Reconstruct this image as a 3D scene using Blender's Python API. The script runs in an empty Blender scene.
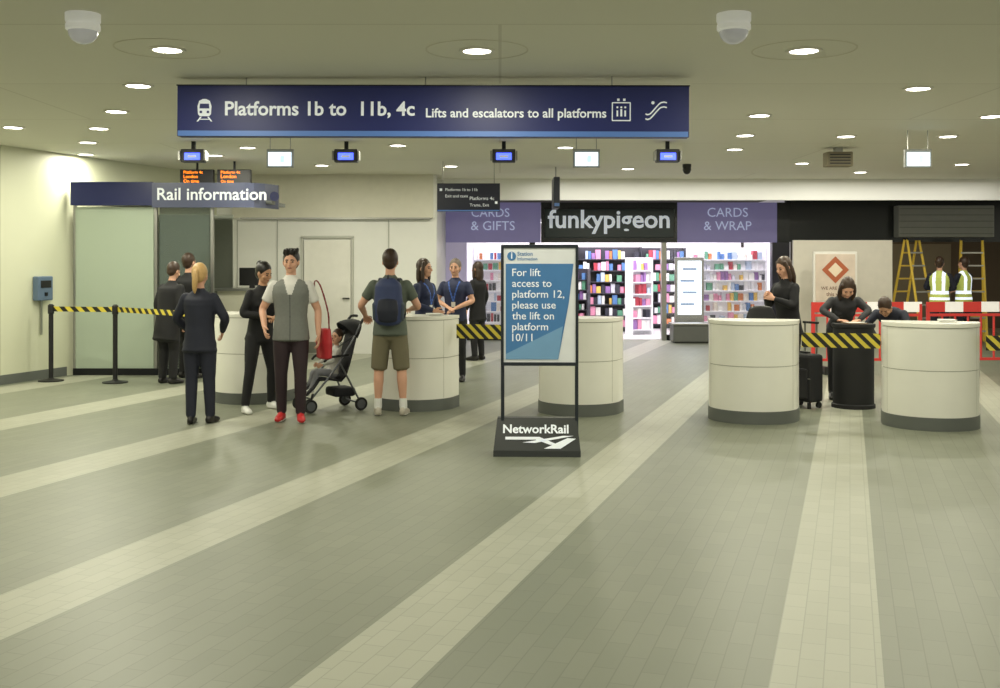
import bpy, bmesh, math, random
from mathutils import Vector, Matrix
from mathutils.bvhtree import BVHTree
random.seed(7)
S=bpy.context.scene
COL=S.collection
def c(r,g,b):
    f=lambda v:(v/255/12.92) if v/255<=.04045 else ((v/255+.055)/1.055)**2.4
    return (f(r),f(g),f(b),1)
MC={}
def mat(name,col,rough=.6,metal=0,emi=0,noise=.06,scale=8,bump=0):
    if name in MC: return MC[name]
    m=bpy.data.materials.new(name); m.use_nodes=True
    nt=m.node_tree; b=nt.nodes['Principled BSDF']
    b.inputs['Roughness'].default_value=rough; b.inputs['Metallic'].default_value=metal
    b.inputs['Base Color'].default_value=col
    if noise>0:
        tc=nt.nodes.new('ShaderNodeTexCoord'); n=nt.nodes.new('ShaderNodeTexNoise')
        n.inputs['Scale'].default_value=scale; n.inputs['Detail'].default_value=4
        nt.links.new(tc.outputs['Object'],n.inputs['Vector'])
        mx=nt.nodes.new('ShaderNodeMix'); mx.data_type='RGBA'
        mx.inputs['A'].default_value=tuple(v*(1-noise) for v in col[:3])+(1,)
        mx.inputs['B'].default_value=tuple(min(1,v*(1+noise)) for v in col[:3])+(1,)
        nt.links.new(n.outputs['Fac'],mx.inputs['Factor']); nt.links.new(mx.outputs['Result'],b.inputs['Base Color'])
        if bump:
            bp=nt.nodes.new('ShaderNodeBump'); bp.inputs['Strength'].default_value=bump
            nt.links.new(n.outputs['Fac'],bp.inputs['Height']); nt.links.new(bp.outputs['Normal'],b.inputs['Normal'])
    if emi:
        b.inputs['Emission Color'].default_value=col; b.inputs['Emission Strength'].default_value=emi
    MC[name]=m; return m
def glassmat(name,col,alpha,rough=.1):
    m=bpy.data.materials.new(name); m.use_nodes=True; nt=m.node_tree
    b=nt.nodes['Principled BSDF']; b.inputs['Base Color'].default_value=col; b.inputs['Roughness'].default_value=rough
    t=nt.nodes.new('ShaderNodeBsdfTransparent'); mx=nt.nodes.new('ShaderNodeMixShader'); mx.inputs[0].default_value=alpha
    nt.links.new(t.outputs[0],mx.inputs[1]); nt.links.new(b.outputs[0],mx.inputs[2])
    nt.links.new(mx.outputs[0],nt.nodes['Material Output'].inputs[0]); return m
def empty(name,loc=(0,0,0),rz=0,rx=0,ry=0):
    e=bpy.data.objects.new(name,None); e.location=loc; e.rotation_euler=(math.radians(rx),math.radians(ry),math.radians(rz))
    e.empty_display_size=.1; COL.objects.link(e); return e
def mobj(name,verts,faces,mats,parent=None,idx=None,smooth=False,loc=(0,0,0),rot=(0,0,0)):
    me=bpy.data.meshes.new(name); me.from_pydata([tuple(v) for v in verts],[],faces)
    if not isinstance(mats,(list,tuple)): mats=[mats]
    for m in mats: me.materials.append(m)
    if idx is not None: me.polygons.foreach_set('material_index',idx)
    if smooth: me.polygons.foreach_set('use_smooth',[True]*len(me.polygons))
    me.update()
    o=bpy.data.objects.new(name,me); COL.objects.link(o); o.location=loc; o.rotation_euler=rot
    if parent: o.parent=parent
    return o
def fixn(o):
    bm=bmesh.new(); bm.from_mesh(o.data); bmesh.ops.recalc_face_normals(bm,faces=bm.faces); bm.to_mesh(o.data); bm.free(); return o
def box(name,cen,size,m,parent=None,bevel=0,rot=(0,0,0)):
    bm=bmesh.new(); bmesh.ops.create_cube(bm,size=1)
    for v in bm.verts: v.co=Vector((v.co.x*size[0],v.co.y*size[1],v.co.z*size[2]))
    if bevel: bmesh.ops.bevel(bm,geom=list(bm.edges),offset=bevel,segments=2,affect='EDGES',profile=.5)
    me=bpy.data.meshes.new(name); bm.to_mesh(me); bm.free(); me.materials.append(m)
    o=bpy.data.objects.new(name,me); COL.objects.link(o); o.location=cen; o.rotation_euler=tuple(math.radians(a) for a in rot)
    if parent: o.parent=parent
    return o
def lathe(name,prof,m,parent=None,loc=(0,0,0),rot=(0,0,0),segs=28):
    v=[];f=[];n=len(prof)
    for i in range(segs):
        a=2*math.pi*i/segs
        for r,z in prof: v.append((r*math.cos(a),r*math.sin(a),z))
    for i in range(segs):
        j=(i+1)%segs
        for k in range(n-1): f.append((i*n+k,j*n+k,j*n+k+1,i*n+k+1))
    o=mobj(name,v,f,m,parent,smooth=False,loc=loc,rot=tuple(math.radians(a) for a in rot))
    bm=bmesh.new(); bm.from_mesh(o.data); bmesh.ops.remove_doubles(bm,verts=bm.verts,dist=1e-5)
    bmesh.ops.recalc_face_normals(bm,faces=bm.faces); bm.to_mesh(o.data); bm.free()
    for p in o.data.polygons: p.use_smooth=True
    try:
        o.data.set_sharp_from_angle(angle=math.radians(35))
    except Exception: pass
    return o
def prism(name,outline,z0,z1,m,parent=None,loc=(0,0,0)):
    n=len(outline); v=[(x,y,z0) for x,y in outline]+[(x,y,z1) for x,y in outline]
    f=[tuple(range(n))[::-1],tuple(range(n,2*n))]+[(i,(i+1)%n,n+(i+1)%n,n+i) for i in range(n)]
    return fixn(mobj(name,v,f,m,parent,loc=loc))
def xzpoly(name,pts,y,m,parent,th=.002):
    n=len(pts); v=[(x,y-th,z) for x,z in pts]+[(x,y,z) for x,z in pts]
    f=[tuple(range(n)),tuple(range(n,2*n))[::-1]]+[(i,(i+1)%n,n+(i+1)%n,n+i) for i in range(n)]
    return fixn(mobj(name,v,f,m,parent))
def text(name,s,x,z,w,m,parent,y=0,bold=0,tilt=0,size=None,align='l',depth=.003):
    cu=bpy.data.curves.new(name,'FONT'); cu.body=s; cu.offset=bold; cu.extrude=0; cu.resolution_u=3
    o=bpy.data.objects.new(name,cu); COL.objects.link(o); bpy.context.view_layer.update()
    dg=bpy.context.evaluated_depsgraph_get(); me=bpy.data.meshes.new_from_object(o.evaluated_get(dg))
    bpy.data.objects.remove(o); xs=[v.co.x for v in me.vertices]; a,b=min(xs),max(xs)
    k=(w/(b-a)) if w else size
    W=(b-a)*k
    off=x if align=='l' else x-W/2
    for v in me.vertices: v.co=Vector(((v.co.x-a)*k+off,0,v.co.y*k))
    me.materials.clear(); me.materials.append(m)
    o=bpy.data.objects.new(name,me); COL.objects.link(o); o.parent=parent
    o.location=(0,y,z); o.rotation_euler=(math.radians(tilt),0,0); return o
# ---------- organic primitives
def tubeg(pts,radii,label,side=(1,0,0),segs=14,step=.025,capk=(1,1)):
    P=[Vector(p) for p in pts]; R=[(r,r) if not isinstance(r,(tuple,list)) else tuple(r) for r in radii]
    n=len(P); rings=[]
    for i in range(n-1):
        p0=P[i-1] if i>0 else P[i]*2-P[i+1]; p3=P[i+2] if i+2<n else P[i+1]*2-P[i]
        p1,p2=P[i],P[i+1]; mm=max(2,int((p2-p1).length/step))
        for k in range(mm):
            t=k/mm
            q=.5*((2*p1)+(p2-p0)*t+(2*p0-5*p1+4*p2-p3)*t*t+(3*p1-p0-3*p2+p3)*t**3)
            rings.append((q,R[i][0]*(1-t)+R[i+1][0]*t,R[i][1]*(1-t)+R[i+1][1]*t))
    rings.append((P[-1],)+R[-1])
    N=len(rings); T=[]
    for i in range(N):
        a=rings[max(0,i-1)][0]; b=rings[min(N-1,i+1)][0]; d=(b-a); T.append(d.normalized() if d.length>1e-9 else Vector((0,0,1)))
    full=[]
    x=Vector(side); x=x-T[0]*x.dot(T[0])
    if x.length<.15: x=Vector((0,1,0)); x=x-T[0]*x.dot(T[0])
    if x.length<.15: x=Vector((0,0,1)); x=x-T[0]*x.dot(T[0])
    x.normalize(); X=[]
    for i in range(N):
        x=x-T[i]*x.dot(T[i]); x.normalize(); X.append(x.copy())
    def ring(cn,x,t,rx,ry):
        y=t.cross(x); return [cn+x*(rx*math.cos(2*math.pi*j/segs))+y*(ry*math.sin(2*math.pi*j/segs)) for j in range(segs)]
    q,rx,ry=rings[0]; rm=min(rx,ry)*capk[0]
    verts=[q-T[0]*rm]
    for a in (65,35): 
        s_,c_=math.sin(math.radians(a)),math.cos(math.radians(a)); full.append(ring(q-T[0]*rm*s_,X[0],T[0],rx*c_,ry*c_))
    for i in range(N): full.append(ring(rings[i][0],X[i],T[i],rings[i][1],rings[i][2]))
    q,rx,ry=rings[-1]; rm=min(rx,ry)*capk[1]
    for a in (35,65):
        s_,c_=math.sin(math.radians(a)),math.cos(math.radians(a)); full.append(ring(q+T[-1]*rm*s_,X[-1],T[-1],rx*c_,ry*c_))
    for r in full: verts+=r
    verts.append(q+T[-1]*rm)
    F=[]
    for j in range(segs): F.append((0,1+(j+1)%segs,1+j))
    for k in range(len(full)-1):
        for j in range(segs):
            a=1+k*segs+j; b=1+k*segs+(j+1)%segs; F.append((a,b,b+segs,a+segs))
    l=len(verts)-1; b0=1+(len(full)-1)*segs
    for j in range(segs): F.append((l,b0+j,b0+(j+1)%segs))
    return verts,F,[label]*len(F)
def ell(cen,rad,label,rot=None,u=16,w=12):
    cen=Vector(cen); verts=[Vector((0,0,-1))]; 
    for i in range(1,w):
        ph=-math.pi/2+math.pi*i/w
        for j in range(u): verts.append(Vector((math.cos(ph)*math.cos(2*math.pi*j/u),math.cos(ph)*math.sin(2*math.pi*j/u),math.sin(ph))))
    verts.append(Vector((0,0,1)))
    verts=[Vector((v.x*rad[0],v.y*rad[1],v.z*rad[2])) for v in verts]
    if rot: verts=[rot@v for v in verts]
    verts=[v+cen for v in verts]
    F=[(0,1+(j+1)%u,1+j) for j in range(u)]
    for k in range(w-2):
        for j in range(u):
            a=1+k*u+j;b=1+k*u+(j+1)%u;F.append((a,b,b+u,a+u))
    l=len(verts)-1;b0=1+(w-2)*u
    F+=[(l,b0+j,b0+(j+1)%u) for j in range(u)]
    return verts,F,[label]*len(F)
def xf(part,M): return [M@v for v in part[0]],part[1],part[2]
def blob(parts,voxel,smooth=3,fac=.5,post=None,off=.0035):
    V=[];F=[];L=[]
    for v,f,l in parts:
        o=len(V); V+=v; L+=l; F+=[tuple(i+o for i in q) for q in f]
    me=bpy.data.meshes.new('tmp'); me.from_pydata([tuple(v) for v in V],[],F); me.update()
    ob=bpy.data.objects.new('tmp',me); COL.objects.link(ob)
    r=ob.modifiers.new('r','REMESH'); r.mode='VOXEL'; r.voxel_size=voxel
    if smooth:
        s=ob.modifiers.new('s','SMOOTH'); s.factor=fac; s.iterations=smooth
    bpy.context.view_layer.update()
    dg=bpy.context.evaluated_depsgraph_get(); m2=bpy.data.meshes.new_from_object(ob.evaluated_get(dg))
    vs=[v.co.copy() for v in m2.vertices]; fs=[tuple(p.vertices) for p in m2.polygons]
    bv=BVHTree.FromPolygons([tuple(v) for v in V],F)
    lab=[]
    for p in m2.polygons:
        r_=bv.find_nearest(p.center+p.normal*off); l=L[r_[2]] if r_[2] is not None else L[0]
        lab.append(post(p.center,l) if post else l)
    bpy.data.objects.remove(ob); bpy.data.meshes.remove(me); bpy.data.meshes.remove(m2)
    return vs,fs,lab
def assemble(name,blobs,C,scale=1,loc=(0,0,0),yaw=0,parent=None):
    V=[];F=[];L=[]
    for v,f,l in blobs:
        o=len(V); V+=v; L+=l; F+=[tuple(i+o for i in q) for q in f]
    keys=list(C.keys()); ki={k:i for i,k in enumerate(keys)}
    V=[v*scale for v in V]
    return mobj(name,V,F,[C[k] for k in keys],parent,[ki.get(l,0) for l in L],True,loc,(0,0,math.radians(yaw)))
def handg(w,d,n,sgn,curl):
    d=d.normalized(); n=(n-d*n.dot(d)).normalized(); T=d.cross(n)*sgn
    P=[tubeg([w-d*.03,w,w+d*.045,w+d*.085],[(.026,.02),(.026,.018),(.038,.016),(.04,.013)],'skin',side=T,segs=12,step=.012)]
    for i,L in enumerate((.072,.082,.076,.058)):
        p=w+d*.082+T*(.0305-.0205*i); pts=[p-d*.015]; a=curl*.4
        pts.append(p)
        for k in range(3):
            p=p+(d*math.cos(a)+n*math.sin(a)+T*(.06-.04*i))*(L*(.42,.32,.26)[k]); pts.append(p); a+=curl
        P.append(tubeg(pts,[.0095,.0095,.009,.008,.0065],'skin',side=T,segs=8,step=.01))
    p=w+d*.022+T*.02; q=p+(T*.75+d*.6+n*.2)*.035; r=q+(T*.3+d*.85+n*.35)*.032; s=r+(T*.05+d*.85+n*.5)*.024
    P.append(tubeg([p,q,r,s],[.014,.012,.0105,.008],'skin',side=n,segs=8,step=.01))
    return P
def headg(style,hk=1):
    P=[ell((0,.012,.012),(.074,.095,.102),'skin',u=36,w=30),
       ell((0,-.022,-.05),(.056,.062,.066),'skin',u=28,w=24),
       ell((0,-.045,-.088),(.03,.033,.026),'skin'),
       tubeg([(0,-.083,.012),(0,-.096,-.012),(0,-.101,-.026)],[.007,.010,.0125],'skin',segs=10,step=.006),
       ell((0,-.081,-.060),(.021,.008,.006),'lip')]
    for s in (-1,1):
        P.append(ell((s*.03,-.074,.002),(.011,.009,.0065),'eye'))
        P.append(tubeg([(s*.016,-.082,.021),(s*.032,-.081,.024),(s*.046,-.070,.019)],[.0034,.0036,.0025],'hair',segs=6,step=.008))
        P.append(ell((s*.077,.01,-.008),(.010,.02,.032),'skin'))
        P.append(ell((s*.04,-.052,-.03),(.026,.026,.026),'skin'))
    P.append(ell((0,.030,.034),(.085,.101,.106),'hair',u=36,w=30))
    for s in (-1,1): P.append(tubeg([(s*.075,.0,.05),(s*.078,.004,.005)],[(.007,.016),(.004,.010)],'hair',segs=8,step=.01))
    if style in('short','spiky'):
        P.append(ell((0,.052,-.015),(.073,.062,.075),'hair'))
    if style=='spiky':
        P.append(ell((0,-.005,.098),(.068,.070,.036),'hair'))
        rr=random.Random(3)
        for i in range(30):
            a=rr.uniform(-.055,.055); b=rr.uniform(-.065,.05)
            P.append(tubeg([(a,b,.09),(a*1.15+.008,b*1.1-.012,.122+rr.uniform(-.006,.008))],[.024,.013],'hair',segs=8,step=.02))
    if style in('ponytail','bun'):
        P.append(ell((0,.055,-.01),(.074,.066,.08),'hair'))
        P.append(ell((0,.118,.03),(.022,.02,.022),'hair'))
    if style=='ponytail':
        P.append(tubeg([(0,.11,.04),(0,.15,.02),(0,.155,-.07),(.01,.13,-.17),(.01,.12,-.21)],[.02,.03,.034,.025,.008],'hair',segs=12))
    if style=='bun':
        P.append(ell((0,.1,.085),(.045,.045,.042),'hair'))
    if style=='long':
        P.append(tubeg([(0,.04,.05),(0,.06,-.04),(0,.065,-.14),(0,.06,-.22)],[(.085,.06),(.092,.06),(.098,.05),(.08,.03)],'hair',segs=20))
        for s in (-1,1): P.append(tubeg([(s*.068,-.015,.07),(s*.086,-.01,-.03),(s*.084,-.01,-.13),(s*.07,-.02,-.2)],[.022,.024,.026,.012],'hair',segs=10))
    if hk!=1: P=[xf(p,Matrix.Scale(hk,4)) for p in P]
    return P
EYE=mat('eye_dark',c(60,42,34),.3); LIP=mat('lip_skin',c(165,100,88),.5)
SKIN=mat('skin_fair',c(212,162,136),.5,noise=.05,scale=20); SKIN2=mat('skin_light_tan',c(200,152,120),.5,noise=.05,scale=20)
def person(name,x,y,yaw,H,C,J=None,lean=0,hy=0,hp=0,sleeve='long',shorts=False,style='short',hem=.88,fem=False,hk=1,z0=0,
           tl=None,curl=(.45,.45),n=None,loose=0,vox=.012,feet=(0,0),parent=None):
    J=J or {}; C=dict(C); C.setdefault('eye',EYE); C.setdefault('lip',LIP); C.setdefault('skin',SKIN); C.setdefault('under',C['top'])
    piv=Vector((0,0,.95)); RL=Matrix.Rotation(math.radians(lean),4,'X'); RI=RL.inverted()
    up=lambda p: piv+RL@(Vector(p)-piv)
    sw=.155 if fem else .175
    g=lambda k,d: Vector(J.get(k,d))
    A=[]
    A.append(tubeg([(0,.005,.83),(0,.01,.92),up((0,.005,1.02))],[(.125,.1),(.165,.118),(.14,.105)],'bottom',segs=26,step=.015,capk=(.5,.5)))
    e=.008+loose
    wf=.9 if fem else 1
    rings=[((0,.008,hem),(.168+e,.122+e)),((0,.005,hem+.08),(.160*wf+e,.115+e)),((0,.0,1.08),(.142*wf+e,.104+e)),((0,-.002,1.2),(.152*wf+e,.112+e)),((0,-.006,1.31),(.168*wf+e,.122+e)),((0,.0,1.38),(.166*wf+e,.108+e)),((0,.006,1.425),(.135*wf+e/2,.085)),((0,.010,1.46),(.085,.066)),((0,.012,1.49),(.058,.056))]
    A.append(tubeg([up(p) for p,_ in rings],[r for _,r in rings],'top',segs=36,step=.012,capk=(.12,.3)))
    if fem:
        for s in(-1,1): A.append(ell(up((s*.07,-.095,1.28)),(.062,.05,.055),'top'))
    hc=up((0,-.012,1.635)); nk=[up((0,.015,1.45)),up((0,.008,1.52)),up((0,-.002,1.58))]
    A.append(tubeg(nk,[.056,.051,.051],'skin',segs=16,step=.012))
    hoff=J.get('head',(0,0,0)); hc=hc+Vector(hoff)
    HM=Matrix.Translation(hc+Vector((0,0,.115*(hk-1))))@Matrix.Rotation(math.radians(hy),4,'Z')@Matrix.Rotation(math.radians(hp+lean*.5),4,'X')
    for s,k in((-1,'R'),(1,'L')):
        hip=g('hip'+k,(s*.088,.005,.88)); kn=g('knee'+k,(s*.10,-.012,.49)); an=g('ank'+k,(s*.105,.02,.09))
        fd=Vector((math.sin(math.radians(feet[0 if s<0 else 1]+s*8)),-math.cos(math.radians(feet[0 if s<0 else 1]+s*8)),0))
        if 'toe'+k in J: fd=Vector(J['toe'+k]).normalized()
        if shorts:
            kk=hip.lerp(kn,.98)
            A.append(tubeg([hip,hip.lerp(kn,.5),kk],[.094,.095,.088],'bottom',segs=18,step=.015,capk=(1,.1)))
            A.append(tubeg([hip.lerp(kn,.8),kn,kn.lerp(an,.3)+Vector((0,.012,0)),kn.lerp(an,.8),an],[.055,.052,.055,.036,.034],'skin',segs=16,step=.015))
            A.append(tubeg([kn.lerp(an,.80),an],[.043,.044],'sock',segs=14,step=.01))
        else:
            A.append(tubeg([hip,hip.lerp(kn,.45),kn,kn.lerp(an,.35),an],[.092+loose/3,.083+loose/3,.061+loose/3,.058+loose/3,.046+loose/3],'bottom',segs=18,step=.015,capk=(1,.2)))
        up0=Vector((0,0,1)); sd=fd.cross(up0)
        f0=an-fd*.045-Vector((0,0,.045)); 
        A.append(tubeg([f0,f0+fd*.07+Vector((0,0,.004)),f0+fd*.16-Vector((0,0,.008)),f0+fd*.215-Vector((0,0,.014))],[(.036,.042),(.038,.046),(.045,.032),(.036,.024)],'shoe',side=sd,segs=16,step=.012))
        A.append(tubeg([an-Vector((0,0,.05)),an],[.038,.04],'shoe',segs=12,step=.01))
        A.append(tubeg([f0-Vector((0,0,.032))-fd*.005,f0+fd*.1-Vector((0,0,.034)),f0+fd*.215-Vector((0,0,.034))],[(.038,.01),(.042,.01),(.038,.009)],'sole',side=sd,segs=14,step=.012))
        sh=up((s*sw,.005,1.385)); el=g('elb'+k,up((s*.235,.02,1.15))); wr=g('wri'+k,up((s*.25,-.06,.905)))
        if sleeve=='long':
            A.append(tubeg([sh,sh.lerp(el,.5),el,el.lerp(wr,.5),el.lerp(wr,.97)],[.057+loose/4,.052+loose/3,.045+loose/3,.040+loose/3,.032],'sleeve' if 'sleeve' in C else 'top',segs=14,step=.015,capk=(1,.2)))
        else:
            fr=.62
            A.append(tubeg([sh,sh.lerp(el,fr)],[.060,.059],'sleeve' if 'sleeve' in C else 'top',segs=14,step=.012,capk=(1,.1)))
            A.append(tubeg([sh.lerp(el,.3),sh.lerp(el,.7),el,el.lerp(wr,.4),wr],[.044,.044,.038,.037,.026],'skin',segs=14,step=.015))
        J['_w'+k]=(wr,(wr-el))
    def post(p,l):
        if l=='top' and tl: return tl(piv+RI@(p-piv))
        return l
    B=[blob(A,vox,3,post=post)]
    B.append(blob([xf(p,HM) for p in headg(style,hk)]+[tubeg(nk,[.053,.048,.048],'skin',segs=16,step=.012)],.0048*max(1,hk*.8),1,off=.0015))
    for s,k,i in((-1,'R',0),(1,'L',1)):
        wr,d=J['_w'+k]; nn=Vector((n or {}).get(k,(-s,0,0)))
        d=Vector(J.get('hd'+k,d))
        B.append(blob(handg(wr,d,nn,1 if s<0 else -1,curl[i]),.0045,1))
    C.setdefault('sole',mat('shoe_sole_white',c(215,212,205),.7)); C.setdefault('sock',C['sole'])
    return assemble(name,B,C,H/1.75,(x,y,z0),yaw,parent)

# ================= MATERIALS
WH=mat('counter_white_laminate',c(238,237,228),.28,noise=.02)
GP=mat('plinth_grey',c(98,102,98),.5)
BLK=mat('black_plastic',c(24,24,27),.45)
DKM=mat('dark_metal',c(40,41,44),.35,.6)
STL=mat('brushed_steel',c(165,165,160),.35,.9)
WALLM=mat('wall_cream_paint',c(208,210,186),.5,noise=.03,scale=1)
HOARD=mat('hoarding_white_panel',c(232,232,227),.4,noise=.02)
WTXT=mat('sign_white_lettering',c(225,230,235),.5,emi=.25,noise=0)
NAVY=mat('sign_navy_panel',c(26,36,104),.45,noise=.03)
LBL=mat('sign_light_blue_strip',c(90,130,205),.4,noise=0)

# ================= FLOOR
def floormat():
    m=bpy.data.materials.new('floor_stone_paving'); m.use_nodes=True; nt=m.node_tree; N=nt.nodes; K=nt.links.new
    b=N['Principled BSDF']
    geo=N.new('ShaderNodeNewGeometry')
    def dot(v):
        d=N.new('ShaderNodeVectorMath'); d.operation='DOT_PRODUCT'; K(geo.outputs['Position'],d.inputs[0]); d.inputs[1].default_value=v; return d.outputs['Value']
    u=dot((.9521,-.3057,0)); v=dot((.3057,.9521,0))
    acc=None
    for cc,w in((-.087,.215),(-1.844,.225),(-3.77,.24),(-5.94,.27),(-8.2,.28),(1.67,.22),(3.5,.22),(5.4,.22),(-10.4,.28)):
        q=N.new('ShaderNodeMath'); q.operation='COMPARE'; K(u,q.inputs[0]); q.inputs[1].default_value=cc; q.inputs[2].default_value=w
        if acc is None: acc=q.outputs[0]
        else:
            a=N.new('ShaderNodeMath'); a.operation='MAXIMUM'; K(acc,a.inputs[0]); K(q.outputs[0],a.inputs[1]); acc=a.outputs[0]
    cb=N.new('ShaderNodeCombineXYZ'); K(v,cb.inputs[0]); K(u,cb.inputs[1])
    def brick(c1,c2,mo,w,h,ms):
        t=N.new('ShaderNodeTexBrick'); K(cb.outputs[0],t.inputs['Vector']); t.inputs['Color1'].default_value=c1; t.inputs['Color2'].default_value=c2
        t.inputs['Mortar'].default_value=mo; t.inputs['Scale'].default_value=1; t.inputs['Mortar Size'].default_value=ms
        t.inputs['Brick Width'].default_value=w; t.inputs['Row Height'].default_value=h; t.inputs['Mortar Smooth'].default_value=.3; return t
    t1=brick(c(126,129,113),c(120,124,108),c(109,112,98),.3,.1,.003)
    t2=brick(c(168,169,153),c(162,163,147),c(145,146,131),.2,.1,.003)
    mx=N.new('ShaderNodeMix'); mx.data_type='RGBA'; K(acc,mx.inputs['Factor']); K(t1.outputs['Color'],mx.inputs['A']); K(t2.outputs['Color'],mx.inputs['B'])
    nz=N.new('ShaderNodeTexNoise'); nz.inputs['Scale'].default_value=.6; nz.inputs['Detail'].default_value=6; K(geo.outputs['Position'],nz.inputs['Vector'])
    mr=N.new('ShaderNodeMapRange'); mr.inputs['To Min'].default_value=.88; mr.inputs['To Max'].default_value=1.1; K(nz.outputs['Fac'],mr.inputs['Value'])
    m2=N.new('ShaderNodeVectorMath'); m2.operation='SCALE'; K(mx.outputs['Result'],m2.inputs[0]); K(mr.outputs[0],m2.inputs['Scale'])
    K(m2.outputs[0],b.inputs['Base Color']); b.inputs['Roughness'].default_value=.42
    return m
box('floor',(1.5,10,-.05),(32,36,.1),floormat())
box('shop_floor_tile_area',(2.44,25.2,.006),(7.2,4.3,.012),mat('shop_floor_white',c(215,212,215),.25))
# ================= CEILING
def ceilmat():
    m=bpy.data.materials.new('ceiling_panels'); m.use_nodes=True; nt=m.node_tree; N=nt.nodes; K=nt.links.new; b=N['Principled BSDF']
    g=N.new('ShaderNodeNewGeometry'); t=N.new('ShaderNodeTexBrick'); K(g.outputs['Position'],t.inputs['Vector'])
    t.inputs['Color1'].default_value=c(226,224,210); t.inputs['Color2'].default_value=c(223,221,207); t.inputs['Mortar'].default_value=c(208,205,190)
    t.inputs['Scale'].default_value=1; t.inputs['Brick Width'].default_value=9; t.inputs['Row Height'].default_value=2.4; t.inputs['Mortar Size'].default_value=.012
    K(t.outputs['Color'],b.inputs['Base Color']); b.inputs['Roughness'].default_value=.7; return m
box('ceiling',(1.5,6.3,3.32),(32,28.6,.2),ceilmat())
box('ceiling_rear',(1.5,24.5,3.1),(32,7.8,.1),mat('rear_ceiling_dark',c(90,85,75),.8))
box('bulkhead_trim_1',(7.4,20.65,3.02),(17.2,.12,.4),HOARD)
L0=Vector((-6.7,14.6,0)); D=Vector((.3057,.9521,0))
def wallL(name,t0,t1,z0,z1,th,off,m):
    a=L0+D*t0; b=L0+D*t1; nrm=Vector((-D.y,D.x,0)); mid=(a+b)/2+nrm*(th/2+off)
    return box(name,(mid.x,mid.y,(z0+z1)/2),((b-a).length,th,z1-z0),m,rot=(0,0,math.degrees(math.atan2(D.y,D.x))))
wallL('wall_left',-18,5.3,0,3.22,.15,0,WALLM)
wallL('baseboard_left',-18,1.3,0,.13,.012,-.012,GP)
for i,t in enumerate((-4,-2,0)): wallL('trim_%d'%(i+10),t,t+.012,.13,3.2,.004,-.004,mat('wall_joint',c(185,186,162),.6))
box('wall_rear_hoarding',(-3.2,19.7,1.61),(4.1,.2,3.22),HOARD)
box('wall_rear_upper',(-3.0,19.57,2.83),(3.6,.06,.78),mat('wall_upper_beige',c(218,215,200),.6))
box('trim_1',(-2.95,19.55,2.43),(3.4,.1,.03),STL)
for i,x in enumerate((-4.72,-4.0,-2.0)): box('trim_%d'%(i+2),(x,19.59,1.2),(.012,.02,2.4),mat('panel_joint_grey',c(175,175,168),.6))
dr=empty('door_1',(-3.1,19.58,0))
DFR=mat('door_frame_pale_grey',c(190,190,182),.4)
box('leaf',(0,0,1.02),(.84,.04,2.04),mat('door_offwhite',c(232,230,222),.4),dr,.005)
for s in(-1,1): box('jamb_%d'%(s+2),(s*.45,0,1.04),(.04,.06,2.1),DFR,dr)
box('head',(0,0,2.1),(.95,.06,.04),DFR,dr); box('handle',(.34,-.05,1.0),(.12,.03,.02),DKM,dr); box('kick_plate',(0,-.025,.12),(.8,.01,.2),STL,dr)
box('wall_return',(-1.2,21.4,1.55),(.12,3.4,3.05),HOARD)
# =============== SHOP
shop=empty('gift_shop_front',(0,23,0))
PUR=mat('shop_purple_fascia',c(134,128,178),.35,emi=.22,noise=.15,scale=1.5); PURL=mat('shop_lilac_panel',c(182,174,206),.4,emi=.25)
BF=mat('shop_black_fascia',c(24,30,32),.25)
SIGNW=mat('shop_letter_white',c(215,222,232),.4,emi=.4,noise=0); SIGNB=mat('shop_letter_bluewhite',c(190,198,228),.4,emi=.4,noise=0)
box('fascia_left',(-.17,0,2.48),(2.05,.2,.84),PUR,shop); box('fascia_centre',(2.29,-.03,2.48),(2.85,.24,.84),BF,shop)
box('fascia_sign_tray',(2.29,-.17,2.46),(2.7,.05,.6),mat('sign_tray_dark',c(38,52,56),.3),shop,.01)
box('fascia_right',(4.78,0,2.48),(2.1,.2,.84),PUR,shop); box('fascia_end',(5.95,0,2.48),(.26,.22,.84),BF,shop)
text('lettering_main','funkypigeon',1.0,2.37,2.55,SIGNW,shop,-.205,.02)
text('lettering_left_1','CARDS',-.2,2.6,.8,SIGNB,shop,-.115,.0,align='c'); text('lettering_left_2','& GIFTS',-.15,2.32,.92,SIGNB,shop,-.115,.0,align='c')
text('lettering_right_1','CARDS',4.78,2.6,.85,SIGNB,shop,-.115,.0,align='c'); text('lettering_right_2','& WRAP',4.78,2.32,1.0,SIGNB,shop,-.115,.0,align='c')
box('pillar_left',(-.95,0,1.03),(.5,.22,2.06),PURL,shop); box('pillar_1',(.68,0,1.03),(.12,.22,2.06),BF,shop)
box('pillar_2',(3.45,0,1.03),(.1,.2,2.06),STL,shop); box('pillar_right',(5.9,0,1.03),(.36,.22,2.06),mat('shop_pillar_dark',c(58,58,70),.4),shop)
box('window_frame_bottom',(-.02,0,.06),(1.4,.12,.12),DKM,shop); box('window_frame_bottom_right',(4.6,0,.06),(2.3,.12,.12),DKM,shop)
GL=glassmat('shop_glass',(.9,.95,1,1),.05,.02)
box('window_1',(-.02,0,1.08),(1.3,.015,1.9),GL,shop); box('window_2',(4.6,0,1.08),(2.2,.015,1.9),GL,shop)
SW=mat('shop_interior_white',c(232,228,232),.5,emi=.2)  # emission puts some shop brightness into the wall and ceiling white
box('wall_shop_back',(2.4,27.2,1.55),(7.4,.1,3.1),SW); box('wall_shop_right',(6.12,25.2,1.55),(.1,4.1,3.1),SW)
box('ceiling_shop',(2.4,25.2,2.62),(7.2,4,.05),SW)
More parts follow.
